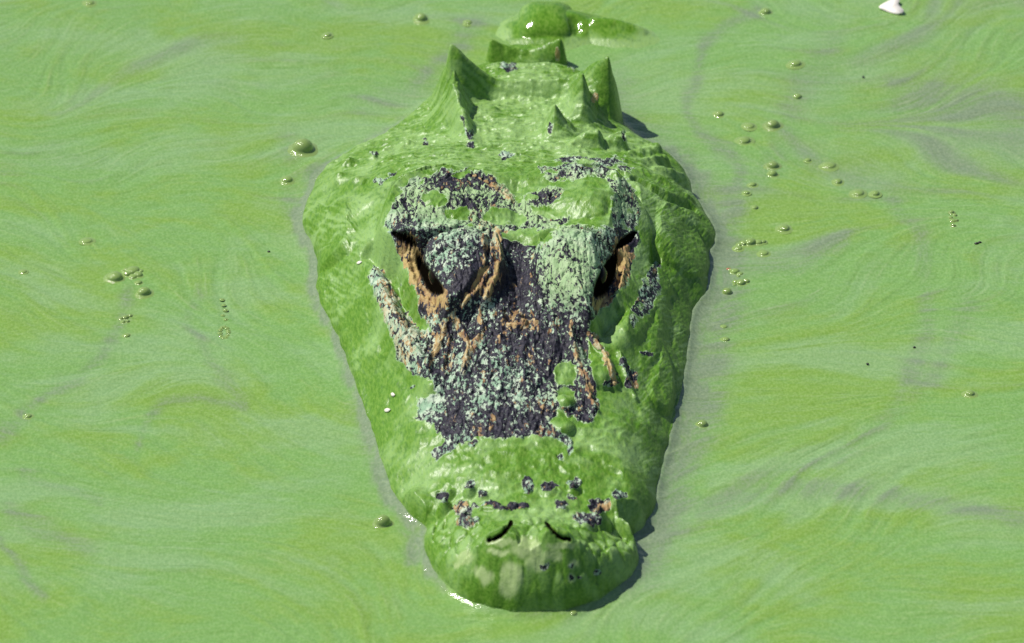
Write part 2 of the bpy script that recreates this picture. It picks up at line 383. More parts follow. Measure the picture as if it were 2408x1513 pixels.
# --- survey coordinates of the skin, masks of what covers it
U, V = survey(X, Y, H)
def ell(u, v, a, b, soft=0.35):
    r = np.sqrt(((U - u) / a) ** 2 + ((V - v) / b) ** 2); return 1 - sstep(1 - soft, 1 + soft, r)
def poly(pts, soft=14):
    return sstep(-soft, soft, sdf(U, V, pts))
def sub(mask_fn, pad=40):
    return mask_fn
wu = U + 16 * fbm(X * 110, Y * 70, 21, 5, .6); wv = V + 14 * fbm(X * 110, Y * 70, 22, 5, .6)
U0, V0 = U, V
U, V = wu, wv
bare = np.zeros_like(X)
POLYS = [
 (0.95, [(862,650),(885,622),(925,640),(950,690),(975,745),(1010,785),(1030,800),(1030,890),(985,885),(940,850),(920,800),(900,740),(880,690)]),
 (0.9,  [(985,690),(1045,740),(1050,800),(1020,790),(985,735)]),
 (1.0,  [(912,546),(940,598),(962,655),(1012,738),(1070,752),(1155,705),(1185,600),(1175,540),(1080,528),(980,538)]),
 (1.0,  [(1000,795),(1060,745),(1120,720),(1180,560),(1260,585),(1310,560),(1390,740),(1382,800),(1390,880),(1408,960),(1395,995),(1340,985),(1312,960),(1295,1000),(1345,1035),(1342,1075),(1318,1030),(1240,1028),(1140,1032),(1092,1040),(1030,1084),(1012,1070),(1045,1040),(1025,1000),(978,985),(982,940),(1030,930),(1012,890),(1000,860)]),
 (0.8,  [(1270,560),(1330,530),(1440,535),(1510,545),(1496,600),(1474,672),(1410,736),(1380,765),(1320,740),(1280,650)]),
 (0.85, [(905,530),(930,470),(960,425),(1040,400),(1135,402),(1190,448),(1216,470),(1245,455),(1290,436),(1330,448),(1305,480),(1240,492),(1300,515),(1345,508),(1335,532),(1270,543),(1215,548),(1170,542),(1100,532),(980,542),(925,545)]),
 (0.62, [(1425,410),(1475,415),(1512,490),(1496,548),(1440,545),(1436,480)]),
 (0.66, [(1495,640),(1545,612),(1556,680),(1530,740),(1490,775),(1478,720)]),
 (0.60, [(1260,392),(1330,366),(1470,372),(1500,400),(1400,420),(1290,432)]),
]
mott = fbm(X * 85, Y * 60, 24, 4)
for k_, (val, p) in enumerate(POLYS):
    bare = np.maximum(bare, (val + (.75 if k_ >= 5 else .16) * mott) * poly(p))
ELLS = [(1105,1140,16,9,.9),(1135,1160,12,9,.7),(1240,1140,13,20,.9),(1292,1146,22,9,.9),(1350,1136,18,12,.9),(1455,1166,22,10,.8),(1045,1170,17,13,.8),(1090,1200,24,18,.8),(1098,1228,26,16,.9),
 (1410,1190,28,18,.9),(1382,1224,34,18,.9),(1320,1190,16,11,.7),(1345,1170,14,8,.6),(1190,367,18,8,.9),(1352,400,18,8,.9),(880,362,12,7,.8),(1000,335,8,8,.7),(1106,345,12,8,.7),(1105,318,10,14,.7),(1296,300,9,14,.8),
 (1278,1335,14,9,.85),(1405,1351,12,9,.85),(1362,1360,5,4,.8),(1345,1332,8,6,.7),(1345,1360,8,10,.6),(1200,160,26,9,.7),(1345,158,20,6,.6),(1112,1046,14,7,.9),(968,910,7,6,.8),(890,425,14,8,.7),(1320,1078,9,8,.8),
 (1520,830,20,8,.6),(1484,895,16,22,.75),(1432,905,16,9,.8),(1120,1190,10,8,.6),(1440,560,30,24,.85),(1470,320,9,16,.6),(1310,130,8,18,.9),(1397,232,9,8,.9)]
for u, v, a, b, val in ELLS:
    bare = np.maximum(bare, val * ell(u, v, a, b))
def stroke(pts, wd):
    return 1 - sstep(wd * 0.5, wd * 1.3, seg_dist(U, V, pts))
for pts, wd, val in [([(1138,1186),(1180,1194),(1240,1190)], 7, 1.0), ([(1390,790),(1415,820),(1435,860),(1445,900)], 9, .95), ([(1466,850),(1480,885),(1496,912)], 8, .85),
                     ([(895,435),(912,415),(930,405)], 3, .9), ([(1086,275),(1096,310)], 4, .6), ([(1145,200),(1200,175)], 3, .0)]:
    bare = np.maximum(bare, val * stroke(pts, wd))
# islands of slime on the bare places
for u, v, a, b in [(1172,512,42,20),(1218,516,24,17),(1255,556,52,17),(1332,490,27,20),(1392,492,40,42),(1082,412,26,9),(1020,470,30,20),(1075,505,34,14),(1330,935,26,26),(1325,995,30,20),(1330,880,28,30),(1260,430,40,16),(1250,470,20,8)]:
    bare = np.minimum(bare, 1 - 0.85 * ell(u, v, a, b))
chan = np.maximum(stroke([(866,600),(912,635),(944,700),(992,768)], 11), stroke([(1545,590),(1506,632),(1478,708),(1420,788)], 18))
bare = np.minimum(bare, 1 - 0.95 * chan)
# pale crust, tan skin, thin pale film with a painted waterline glint
cxw = X + .0022 * fbm(X * 120, Y * 80, 111, 3); cyw = Y + .003 * fbm(X * 120, Y * 80, 112, 3)
c1_, c2_ = cells(cxw * 230, cyw * 125, 113); crack = 1 - sstep(.04, .26, c2_ - c1_)
c3_, c4_ = cells(cxw * 120, cyw * 42, 115); crack2 = 1 - sstep(.02, .16, c4_ - c3_)
wrk = 1 - np.abs(fbm(X * 300 + 1.5 * fbm(X * 60, Y * 60, 54, 2), Y * 95, 55, 3)) * 2.6
crust = 0.42 + 0.50 * fbm(X * 48, Y * 30, 31, 3)
for u, v, a, b, val in [(1080,612,42,28,.42),(1060,556,60,12,.12),(1100,650,60,60,-.16),(1340,620,85,85,.34),(1290,600,24,60,.2),(1150,880,80,70,.14),(1230,920,60,60,.08),(1060,485,150,60,.32),(1330,480,150,70,.32),(1010,960,34,40,.35),(900,690,30,60,.16),(950,800,60,90,.16),(1470,480,36,70,.10),
                        (1215,650,48,90,-.36),(1230,790,90,70,-.16),(1150,1000,120,40,-.16),(1090,428,62,20,-.45),(1120,478,60,20,-.28),(1285,465,50,14,-.30),(1340,515,40,9,-.4),(1300,1000,60,40,-.1),(1110,665,44,32,-.30),(962,622,30,64,-.6),(1020,705,36,34,-.6),(1464,630,26,62,-.6),(1420,712,28,28,-.6),(1290,1146,24,10,-.3),(1190,1192,60,9,-.35),(1215,850,110,60,-.06)]:
    crust += val * ell(u, v, a, b, .6)
crust += .03 - .10 * crack - .26 * crack2
lime = np.clip(ell(1215,470,330,75,.4) + .9 * ell(1335,640,80,90,.6) + .5 * ell(1340,880,60,90,.6), 0, 1)
tan = 0.20 + 0.22 * fbm(X * 60, Y * 35, 37, 3) + 0.22 * np.clip(wrk - .35, -.6, .6)
for u, v, a, b, val in [(964,622,30,62,.62),(1020,702,36,34,.52),(1464,622,26,62,.62),(1422,712,30,30,.52),(1150,590,26,90,.25),(930,760,70,130,.30),(1215,760,46,26,.4),(1040,830,40,60,.12),(1200,1000,140,50,.1),(1280,940,70,60,.1),(1090,1215,30,30,.3),(1425,1195,25,20,.5),(1310,130,12,20,1.2),(1397,232,12,9,1.0),(1430,840,30,60,.3),(1290,440,150,50,.05)]:
    tan += val * ell(u, v, a, b, .6)
tan += .01 - .10 * crack - .22 * crack2
for pts, wd in [([(1060,745),(1085,775),(1102,820),(1088,880)], 9), ([(1050,750),(1035,800),(1010,850)], 8), ([(1120,720),(1135,770),(1115,820)], 7), ([(1165,545),(1178,600),(1165,650),(1140,700)], 9),
                ([(1390,790),(1430,850),(1446,900)], 9), ([(1340,760),(1350,820),(1375,890),(1400,960)], 7), ([(1110,410),(1160,440),(1205,468)], 6), ([(1480,885),(1496,912)], 8), ([(1140,640),(1110,690),(1070,735)], 9)]:
    tan += 0.45 * stroke(pts, wd)
film_glint = 0.29 + 1.0 * fbm(X * 28, Y * 22, 41, 4) + .25 * noise(X * 60, Y * 160, 43)
for u, v, a, b, val in [(810,520,90,55,.55),(900,600,50,60,.6),(960,1120,60,60,.30),(1220,250,140,70,.62),(1220,340,300,50,.35),(1560,500,60,50,.4),(1470,590,40,60,.5),(1420,760,36,40,.5),(760,720,30,200,-.25),(830,700,40,160,-.25),(880,960,40,120,-.2),(1200,1100,240,40,-.15),(1250,1330,200,80,-.25),(1290,60,160,60,-.35),(1240,120,90,30,-.3),(1060,170,30,70,-.35),(1420,180,24,60,-.35),(1570,900,40,200,-.15),(1600,600,70,80,-.1),(940,1080,60,30,.25),(1500,1080,50,60,.25)]:
    film_glint += val * ell(u, v, a, b, .6)
film_glint += .55 * (1 - sstep(0.0, 0.007, H)) * (V0 < 115) + .7 * (1 - sstep(0.0012, 0.0032, H)) * (V0 > 115)  # pale ring low on the body paints in the meniscus highlight
strand = fbm(X * 520 + Y * 250, Y * 45, 121, 3); strandr = fbm(X * 520 - Y * 250, Y * 45, 122, 3)
film_glint += sstep(930, 760, U0) * (V0 > 480) * (V0 < 1180) * (1.3 * strand - .15) + sstep(1430, 1560, U0) * (V0 > 420) * (V0 < 1250) * (1.3 * strandr - .2)
film_glint += sstep(430, 390, V0) * (V0 > 140) * .9 * fbm(X * 60, Y * 330, 123, 3)
nosepale = np.zeros_like(X)
for u, v, a, b in [(1095,1315,20,16),(1130,1348,15,16),(1205,1352,28,26),(1195,1385,22,22),(1175,1300,26,9),(1235,1290,34,22),(1262,1318,22,30),(1145,1362,16,15),(1075,1330,8,8),(1345,1362,10,12),(1350,1330,12,9),(1180,1275,34,10),(1325,1285,34,10),(1300,1310,20,14)]:
    nosepale = np.maximum(nosepale, ell(u, v, a, b, .28))
slit = np.zeros_like(X)
U, V = U0, V0
for p, gr in ((EYE_L, 1.16), (EYE_R, 1.16), (EAR_L, 1.0), (EAR_R, 1.0)):
    p = np.array(p, float); c = p.mean(0)
    slit = np.maximum(slit, sstep(-2.0, 2.0, sdf(U, V, smooth_closed(c + (p - c) * gr, 3))))
for q in (NOS_L, NOS_R):
    slit = np.maximum(slit, 1 - sstep(3.6, 6.0, seg_dist(U, V, [a[:2] for a in q])))
# --- fine relief
bm = sstep(0.35, 0.65, bare)
fib = noise(X * 900 - Y * 420, Y * 130 + X * 60, 51)
rough = fbm(X * 260, Y * 170, 53, 4)
gyH, gxH = np.gradient(H, DYM, DXM)
flat = 1 / (1 + (gxH ** 2 + gyH ** 2) * .8)
wet = sstep(98, 84, V) * sstep(1195, 1215, U)
land = (1 - .85 * wet) * sstep(0.0, 0.012, H) * (.15 + .85 * flat)
H += land * ((1 - bm) * (0.0021 * fbm(X * 55, Y * 50, 57, 2) + 0.0012 * (1 - 2.2 * np.abs(fbm(X * 75 + .8 * fbm(X * 30, Y * 30, 66, 2), Y * 60, 67, 2))) + 0.0004 * fbm(X * 170, Y * 130, 58, 2) + 0.00015 * noise(X * 420, Y * 330, 59)) + bm * (0.0010 * rough + 0.0008 * wrk - 0.0003 * crack - 0.0012 * crack2 + 0.0012 * (1 - np.abs(fbm(X * 120, Y * 45, 56, 2)) * 2.5)))
right = sstep(1440, 1600, U) * (V > 420) * (V < 1250)
H += land * (1 - bm) * right * 0.0007 * fib
leftf = sstep(900, 740, U) * (V > 480) * (V < 1000)
H += land * (1 - bm) * leftf * 0.0009 * noise(X * 700 + Y * 330, Y * 90, 61)
nape = sstep(430, 380, V) * (V > 150)
H += land * (1 - bm) * nape * 0.0012 * noise(X * 90 + 2 * fbm(X * 40, Y * 40, 62, 2), Y * 420, 63)
nz = sstep(1205, 1240, V) * land * (1 - .85 * np.maximum(ell(1178, 1266, 52, 44, .4), ell(1312, 1266, 52, 44, .4)))
n1_, n2_ = cells(cxw * 110, cyw * 75, 117); pebble = sstep(0, .45, n2_ - n1_)
film_glint += nz * (.9 * (pebble - .5) + .25 * sstep(1420, 1330, V))
H += nz * .0022 * pebble
H += nz * (0.0012 * fbm(X * 95, Y * 70, 64, 2) + .0007 * noise(X * 230, Y * 170, 65))
H0 = H.copy(); Y0 = Y
push = 0.0036 * slit * (H > 0.02)
Y = Y + push * math.cos(ELEV); H = H - push * math.sin(ELEV)

# ------------------------------------------------------------------ mesh helpers
def grid_mesh(name, Xg, Yg, Zg, keep=None):
    ny, nx = Xg.shape
    idx = np.arange(nx * ny).reshape(ny, nx)
    q = np.stack([idx[:-1, :-1], idx[:-1, 1:], idx[1:, 1:], idx[1:, :-1]], -1).reshape(-1, 4)
    if keep is not None:
        kq = (keep[:-1, :-1] | keep[:-1, 1:] | keep[1:, 1:] | keep[1:, :-1]).reshape(-1)
        q = q[kq]
    used = np.zeros(nx * ny, bool); used[q.reshape(-1)] = True
    remap = np.cumsum(used) - 1
    q = remap[q]
    co = np.stack([Xg, Yg, Zg], -1).reshape(-1, 3)[used].astype(np.float32)
    me = bpy.data.meshes.new(name)
    me.vertices.add(len(co)); me.vertices.foreach_set("co", co.reshape(-1))
    me.loops.add(len(q) * 4); me.loops.foreach_set("vertex_index", q.reshape(-1).astype(np.int32))
    me.polygons.add(len(q)); me.polygons.foreach_set("loop_start", np.arange(0, len(q) * 4, 4, dtype=np.int32))
    me.polygons.foreach_set("use_smooth", np.ones(len(q), bool))
    me.update(calc_edges=True); me.validate()
    return me, used
def attr(me, name, arr, used):
    a = me.attributes.new(name, 'FLOAT', 'POINT')
    a.data.foreach_set("value", np.asarray(arr, np.float32).reshape(-1)[used])
def link(name, me, parent=None, mat=None):
    o = bpy.data.objects.new(name, me); COL.objects.link(o)
    if mat is not None and me is not None:
        me.materials.clear(); me.materials.append(mat)
    if parent is not None: o.parent = parent
    return o
def tag(o, label, cat, group=None):
    o["label"] = label; o["category"] = cat
    if group: o["group"] = group

# ------------------------------------------------------------------ material helpers
class NT:
    def __init__(self, name):
        self.m = bpy.data.materials.new(name); self.m.use_nodes = True
        self.t = self.m.node_tree; self.n = self.t.nodes; self.l = self.t.links
        self.b = self.n["Principled BSDF"]; self.geo = None
    def new(self, t): return self.n.new(t)
    def put(self, sock, v):
        if isinstance(v, (int, float)): sock.default_value = v
        elif isinstance(v, tuple): sock.default_value = v if len(v) == 4 or sock.type == 'VECTOR' else v + (1,)
        else: self.l.new(v, sock)
    def math(self, op, a, b=0.0, c=None, clamp=False):
        n = self.new("ShaderNodeMath"); n.operation = op; n.use_clamp = clamp
        self.put(n.inputs[0], a); self.put(n.inputs[1], b)
        if c is not None: self.put(n.inputs[2], c)
        return n.outputs[0]
    def step(self, x, a, b, lo=0.0, hi=1.0):
        n = self.new("ShaderNodeMapRange"); n.interpolation_type = 'SMOOTHSTEP'
        self.put(n.inputs[0], x); n.inputs[1].default_value = a; n.inputs[2].default_value = b
        n.inputs[3].default_value = lo; n.inputs[4].default_value = hi
        return n.outputs[0]
    def mix(self, f, a, b, mode='MIX'):
        n = self.new("ShaderNodeMix"); n.data_type = 'RGBA'; n.blend_type = mode
        self.put(n.inputs[0], f); self.put(n.inputs[6], a); self.put(n.inputs[7], b)
        return n.outputs[2]
    def attr(self, name):
        n = self.new("ShaderNodeAttribute"); n.attribute_name = name; return n.outputs["Fac"]
    def obj(self, scale=(1, 1, 1), rot=(0, 0, 0), loc=(0, 0, 0)):
        if self.geo is None: self.geo = self.new("ShaderNodeTexCoord")
        m = self.new("ShaderNodeMapping"); self.l.new(self.geo.outputs["Object"], m.inputs[0])
        m.inputs["Scale"].default_value = scale; m.inputs["Rotation"].default_value = rot; m.inputs["Location"].default_value = loc
        return m.outputs[0]
    def noise(self, vec, scale, detail=3.0, rough=0.55, dist=0.0):
        n = self.new("ShaderNodeTexNoise"); self.l.new(vec, n.inputs["Vector"])
        n.inputs["Scale"].default_value = scale; n.inputs["Detail"].default_value = detail
        n.inputs["Roughness"].default_value = rough; n.inputs["Distortion"].default_value = dist
        return n.outputs["Fac"]
    def bump(self, h, strength, dist, prev=None):
        n = self.new("ShaderNodeBump"); self.put(n.inputs["Height"], h)
        n.inputs["Strength"].default_value = strength; n.inputs["Distance"].default_value = dist
        if prev is not None: self.l.new(prev, n.inputs["Normal"])
        return n.outputs[0]
    def bsdf(self, **kw):
        for k_, v in kw.items(): self.put(self.b.inputs[k_.replace('_', ' ')], v)
        return self.m

# ------------------------------------------------------------------ skin under slime
def skin_material():
    N = NT("slimed_skin")
    o = N.obj()
    f1 = N.noise(o, 420, 3, 0.6); f2 = N.noise(N.obj((1, .6, 1), loc=(3, 1, 2)), 330, 3, 0.62); f3 = N.noise(N.obj((1, .5, 1), loc=(7, 5, 1)), 300, 3, 0.6)
    big = N.noise(o, 45, 4, 0.55); mid = N.noise(N.obj(loc=(1, 4, 2)), 140, 3, 0.6); fine = N.noise(o, 1100, 2, 0.6)
    bare, crust, tan, film_glint, slit, pale, lime, wet = [N.attr(a) for a in ("bare", "crust", "tan", "film_glint", "slit", "pale", "lime", "wet")]
    # bare hide
    c1 = N.noise(N.obj((1, .55, 1), loc=(3, 1, 2)), 420, 4, .68, .3); t1 = N.noise(N.obj((1, .38, 1), loc=(7, 5, 1)), 170, 5, .68)
    hide = N.mix(N.step(f1, .38, .68), (.011, .011, .019), (.050, .047, .066))
    tsum = N.math('ADD', tan, N.math('MULTIPLY', N.math('SUBTRACT', t1, .5), 2.4))
    tcol = N.mix(N.step(mid, .35, .65), (.25, .135, .07), (.46, .33, .15))
    tcol = N.mix(N.step(tan, .55, .95, 0, .85), tcol, (.46, .35, .14))
    hide = N.mix(N.step(tsum, .48, .60), hide, tcol)
    csum = N.math('ADD', crust, N.math('MULTIPLY', N.math('SUBTRACT', c1, .5), 3.0))
    ccol = N.mix(N.step(mid, .4, .62), (.25, .40, .27), (.50, .60, .46))
    ccol = N.mix(N.math('MULTIPLY', lime, .75), ccol, (.30, .44, .18))
    ccol = N.mix(N.step(tan, .34, .70, 0, .8), ccol, (.50, .43, .27))
    hide = N.mix(N.step(csum, .47, .58), hide, ccol)
    # slime
    fs = N.math('ADD', film_glint, N.math('ADD', N.math('MULTIPLY', N.math('SUBTRACT', big, .5), 1.0), N.math('MULTIPLY', N.math('SUBTRACT', mid, .5), .7)))
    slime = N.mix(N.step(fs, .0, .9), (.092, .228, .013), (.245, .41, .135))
    fibre = N.noise(N.obj((1, .35, 1), rot=(0, 0, .5), loc=(1, 2, 3)), 520, 3, .65)
    slime = N.mix(N.step(fibre, .42, .68, 0, .45), slime, (.24, .38, .07))
    slime = N.mix(N.step(fibre, .5, .30, 0, .45), slime, (.04, .11, .008))
    slime = N.mix(N.math('MULTIPLY', pale, N.step(N.math('ADD', mid, N.math('MULTIPLY', f1, .6)), .62, .95, .62, .95)), slime, (.39, .50, .22))
    # ragged edge with a thin pale rim
    bs = N.math('ADD', bare, N.math('ADD', N.math('MULTIPLY', N.math('SUBTRACT', f1, .5), .55), N.math('MULTIPLY', N.math('SUBTRACT', mid, .5), .35)))
    rim = N.mix(N.step(bs, .38, .46), slime, (.36, .52, .27))
    col = N.mix(N.step(bs, .47, .53), rim, hide)
    col = N.mix(slit, col, (.004, .003, .002))
    bmask = N.step(bs, .45, .55)
    hgt = N.math('ADD', N.math('MULTIPLY', f2, bmask), N.math('MULTIPLY', N.noise(N.obj((1, .45, 1)), 380, 3, .6), N.math('SUBTRACT', .75, N.math('MULTIPLY', bmask, .5))))
    nrm = N.bump(N.math('MULTIPLY', N.math('MULTIPLY', hgt, N.step(bs, .45, .55, .45, 1.0)), N.math('SUBTRACT', 1.0, wet)), .55, .0022)
    nrm = N.bump(fine, .12, .0006, nrm)
    return N.bsdf(Base_Color=col, Roughness=N.math('SUBTRACT', N.math('ADD', .39, N.math('MULTIPLY', bmask, .16)), N.math('MULTIPLY', wet, .29)), Normal=nrm, Specular_IOR_Level=N.math('MULTIPLY', N.math('SUBTRACT', .42, N.math('MULTIPLY', bmask, .2)), N.math('SUBTRACT', 1.0, slit)))
SKIN = skin_material()

alligator = bpy.data.objects.new("alligator", None); COL.objects.link(alligator)
alligator.empty_display_size = 0.05
tag(alligator, "alligator head and spiked nape coated in green algae, floating at the water surface", "alligator")
keep = H > -0.034
me, used = grid_mesh("body", X, Y, H, keep)
for nm, a in (("bare", bare), ("crust", crust), ("tan", tan), ("film_glint", film_glint), ("slit", slit), ("pale", nosepale), ("lime", lime), ("wet", wet)):
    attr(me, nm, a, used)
link("body", me, alligator, SKIN)
print("body", len(me.polygons))

# ------------------------------------------------------------------ water
def axis(lo, hi, step, far):
    core = np.arange(lo, hi + step * .5, step); out = []; a = step
    g = 1.25
    p = 0
    while p < far:
        a = min(a * g, far / 4); p += a; out.append(p)
    out = np.array(out)
    return np.concatenate([(core[0] - out)[::-1], core, core[-1] + out])
wx = axis(-.43, .43, .0014, 150.0); wy = axis(-.47, .58, .0018, 150.0)
WX, WY = np.meshgrid(wx, wy)
WU, WV = survey(WX, WY, 0 * WX)
far = (np.abs(WX) > .6) | (np.abs(WY) > .8)
d_out = np.full(WX.shape, 1.0)
ii = np.where(np.abs(wx) < .26)[0]; jj = np.where((wy > -.47) & (wy < .42))[0]
sl = (slice(jj[0], jj[-1] + 1), slice(ii[0], ii[-1] + 1))
d_out[sl] = -sdf(WX[sl], WY[sl], WLW)
def wsdf(x, y): return d_out
WZ = 0.0034 * np.exp(-np.maximum(d_out, 0) / 0.0043)
warp1 = .05 * fbm(WX * 5, WY * 5, 71, 3); warp2 = .04 * fbm(WX * 5 + 9, WY * 5, 72, 3)
qx, qy = WX + warp1, WY + warp2
WZ = WZ + np.where(far, 0, .0011 * fbm(qx * 9, qy * 26, 73, 3) + .00035 * fbm(WX * 60, WY * 110, 74, 2))
# filaments of scum, drawn out along the drift round the animal
core = (np.abs(WX) < .6) & (np.abs(WY) < .75)
px0, py0 = WX[core], WY[core]
def drift(x, y):
    n1 = fbm(x * 7.5, y * 6.5, 91, 2)
    side = np.tanh((x - .012) / .05)
    reach = np.exp(-((np.abs(x - .012) - .10) / .22) ** 2) * sstep(.30, .05, y) * sstep(-.42, -.30, y)
    return side * reach * .62 + 2.3 * n1 * (1 - .45 * reach)
def lic(freq, steps, ds, seed):
    tot = noise(px0 * freq, py0 * freq, seed); cnt = 1
    for sg in (1, -1):
        x, y = px0.copy(), py0.copy()
        for i in range(steps):
            if i % 2 == 0: a = drift(x, y); cx_a, sx_a = np.cos(a) * sg * ds, np.sin(a) * sg * ds
            x += cx_a; y += sx_a
            tot = tot + noise(x * freq, y * freq, seed); cnt += 1
    out = np.zeros(WX.shape); out[core] = tot / math.sqrt(cnt) * .75; return out
L1 = lic(330, 14, .0012, 92); L2 = lic(95, 14, .0045, 93); L3 = lic(30, 9, .014, 94)
WZ = WZ + .00020 * L1 + .00055 * L2
# colour fields: yellow-green drifts, milky drifts, parted grey water
yel = .5 + 1.3 * fbm(qx * 7, qy * 11, 81, 4)
milk = .45 + 1.2 * fbm(qx * 6 + 4, qy * 14, 82, 4)
streak = fbm(qx * 10, qy * 60, 83, 3)
milk = milk + .16 * L1 - .22 * L2 + .45 * L3 + .35 * fbm(qx * 18 + 7, qy * 30, 89, 4)
yel = yel + .25 * streak + .20 * L1 + .26 * L2 + .38 * L3 + .55 * fbm(qx * 24, qy * 34, 88, 4)
grey = np.zeros_like(WX)
wob = 1 + 1.3 * fbm(WX * 20, WY * 16, 84, 4)
fray = .75 + .8 * fbm(WX * 120, WY * 26, 85, 3)
band_w = np.where(WX < at(1230, 800)[0], .0085, .0155)
grey = np.maximum(grey, 1.0 * np.exp(-(np.maximum(d_out, 0) / (band_w * np.clip(wob, .25, 2.2))) ** 2) * sstep(.34, .22, WY) * np.clip(fray, .35, 1.15))
grey *= np.where(WY < at(1245, 1330)[1], np.where(np.abs(WX - at(1245, 1400)[0]) < .062, .25, .7), 1)
STREAKS = [
 ([(735,560),(745,700),(800,830),(850,970),(895,1130),(975,1270)], 22, .5),
 ([(1700,480),(1712,640),(1706,740),(1660,860),(1630,1000),(1600,1120),(1565,1230),(1510,1330)], 44, .78),
 ([(1440,200),(1480,260),(1500,320),(1600,380),(1690,480)], 45, .5),
 ([(1780,20),(1700,50),(1650,110),(1640,180),(1620,260),(1650,310),(1720,360),(1740,410),(1700,480)], 16, .6),
 ([(1950,120),(1900,200),(1850,300),(1790,400),(1720,500)], 30, .3),
 ([(1110,60),(1060,120),(1000,160),(960,200)], 18, .55),
 ([(2150,230),(2300,240),(2408,280)], 40, .4), ([(2100,190),(2200,200),(2300,215)], 14, .35),
 ([(1690,690),(1760,640),(1860,620),(1990,570)], 18, .5), ([(1700,780),(1800,730),(1900,690)], 14, .35),
 ([(2120,480),(2160,560),(2200,680),(2130,880),(2060,1010),(1930,1080),(1760,1150),(1660,1210)], 20, .45),
 ([(1650,1210),(1740,1170),(1860,1145),(2000,1150),(2150,1180),(2408,1210)], 22, .6),
 ([(2290,720),(2220,800),(2180,880),(2100,960)], 26, .4),
 ([(300,690),(280,760),(240,830),(150,905),(60,970),(0,1030)], 16, .55),
 ([(470,690),(450,750),(510,840),(560,930)], 16, .45), ([(320,1060),(335,990),(400,935),(480,930),(560,950)], 12, .5),
 ([(40,1210),(100,1240),(200,1290)], 22, .55), ([(0,1240),(60,1330),(100,1400)], 12, .55), ([(60,1115),(130,1140),(220,1175)], 14, .4),
 ([(870,250),(930,230),(1000,200)], 30, .3), ([(690,350),(700,450),(690,520)], 30, .35), ([(0,400),(120,380),(230,390)], 30, .25),
 ([(990,1270),(1010,1330),(1050,1390)], 14, .6)]
jx = WU + 44 * fbm(WX * 16, WY * 12, 86, 4); jy = WV + 26 * fbm(WX * 16 + 5, WY * 12, 87, 4)
for pts, wd, val in STREAKS:
    wd = wd * 1.35; val = val * .92
    p = np.array(pts, float); m = core & (WU > p[:, 0].min() - 3 * wd - 40) & (WU < p[:, 0].max() + 3 * wd + 40) & (WV > p[:, 1].min() - 3 * wd - 40) & (WV < p[:, 1].max() + 3 * wd + 40)
    d = seg_dist(jx[m], jy[m], p)
    g = val * np.exp(-(d / wd) ** 2) * np.clip(.72 + .45 * L2[m] + .35 * L1[m] + .2 * L3[m], .05, 1.35)
    grey[m] = np.maximum(grey[m], g)
MILK = [([(1800,590),(1900,580),(2000,570)], 14, .5), ([(1690,1130),(1800,1090),(1960,1050)], 22, .6), ([(1700,1210),(1900,1160),(2200,1190)], 20, .3), ([(560,1000),(700,1010),(800,1080)], 40, .3),
        ([(350,90),(420,110),(470,160)], 40, .4), ([(1350,1440),(1600,1480),(1700,1500)], 40, .3), ([(900,1440),(1050,1490)], 40, .3)]
for pts, wd, val in MILK:
    wd = wd * 1.35; val = val * .92
    p = np.array(pts, float); m = core & (WU > p[:, 0].min() - 3 * wd - 40) & (WU < p[:, 0].max() + 3 * wd + 40) & (WV > p[:, 1].min() - 3 * wd - 40) & (WV < p[:, 1].max() + 3 * wd + 40)
    milk[m] += val * np.exp(-(seg_dist(jx[m], jy[m], p) / wd) ** 2)

grey = np.clip(grey + .30 * np.clip(L2 - .3, 0, 1) + .40 * np.clip(L3 - .2, 0, 1) * sstep(1000, 500, WV), 0, 1)
grey = np.clip(grey + .22 * sstep(1500, 2000, WU) * sstep(1000, 300, WV) * (.7 + .9 * L3) + .14 * sstep(1600, 700, WU) * sstep(500, 150, WV), 0, 1)
lic_f = L1

def water_material():
    N = NT("algae_water")
    yel, milk, grey, lic_f = [N.attr(a) for a in ("yel", "milk", "grey", "filament")]
    g1 = N.noise(N.obj((1, .62, 1)), 520, 3, .65); g2 = N.noise(N.obj((1, 1.7, 1), loc=(2, 3, 0)), 60, 4, .6, .6)
    col = N.mix(N.step(N.math('ADD', yel, N.math('MULTIPLY', N.math('SUBTRACT', g2, .5), .9)), .1, 1.0), (.176, .350, .090), (.190, .338, .050))
    col = N.mix(N.step(N.math('ADD', milk, N.math('MULTIPLY', N.math('SUBTRACT', g2, .5), .6)), .25, 1.05, 0, .75), col, (.228, .385, .172))
    gs = N.math('ADD', grey, N.math('MULTIPLY', N.math('MULTIPLY', N.math('SUBTRACT', g1, .5), .9), grey))
    col = N.mix(N.step(gs, .05, .70, 0, .92), col, (.180, .226, .162))
    col = N.mix(N.step(lic_f, .1, 1.0, 0, .34), col, (.34, .46, .21))
    col = N.mix(N.step(lic_f, -.1, -1.0, 0, .40), col, (.10, .19, .035))
    col = N.mix(N.step(g1, .34, .70, 0, 1.0), N.mix(.24, col, (.10, .20, .035)), N.mix(.18, col, (.42, .55, .25)))
    nrm = N.bump(g1, .10, .0010)
    nrm = N.bump(N.noise(N.obj((1, 2.2, 1), loc=(5, 1, 0)), 90, 4, .6), .30, .0030, nrm)
    return N.bsdf(Base_Color=col, Roughness=.11, Specular_IOR_Level=.5, Normal=nrm)
WATER = water_material()
me, used = grid_mesh("pond_water", WX, WY, WZ)
for nm, a in (("yel", yel), ("milk", milk), ("grey", grey), ("filament", lic_f)): attr(me, nm, np.broadcast_to(a, WX.shape), used)
pond = link("pond_water", me, None, WATER); pond["kind"] = "structure"
print("water", len(me.polygons))

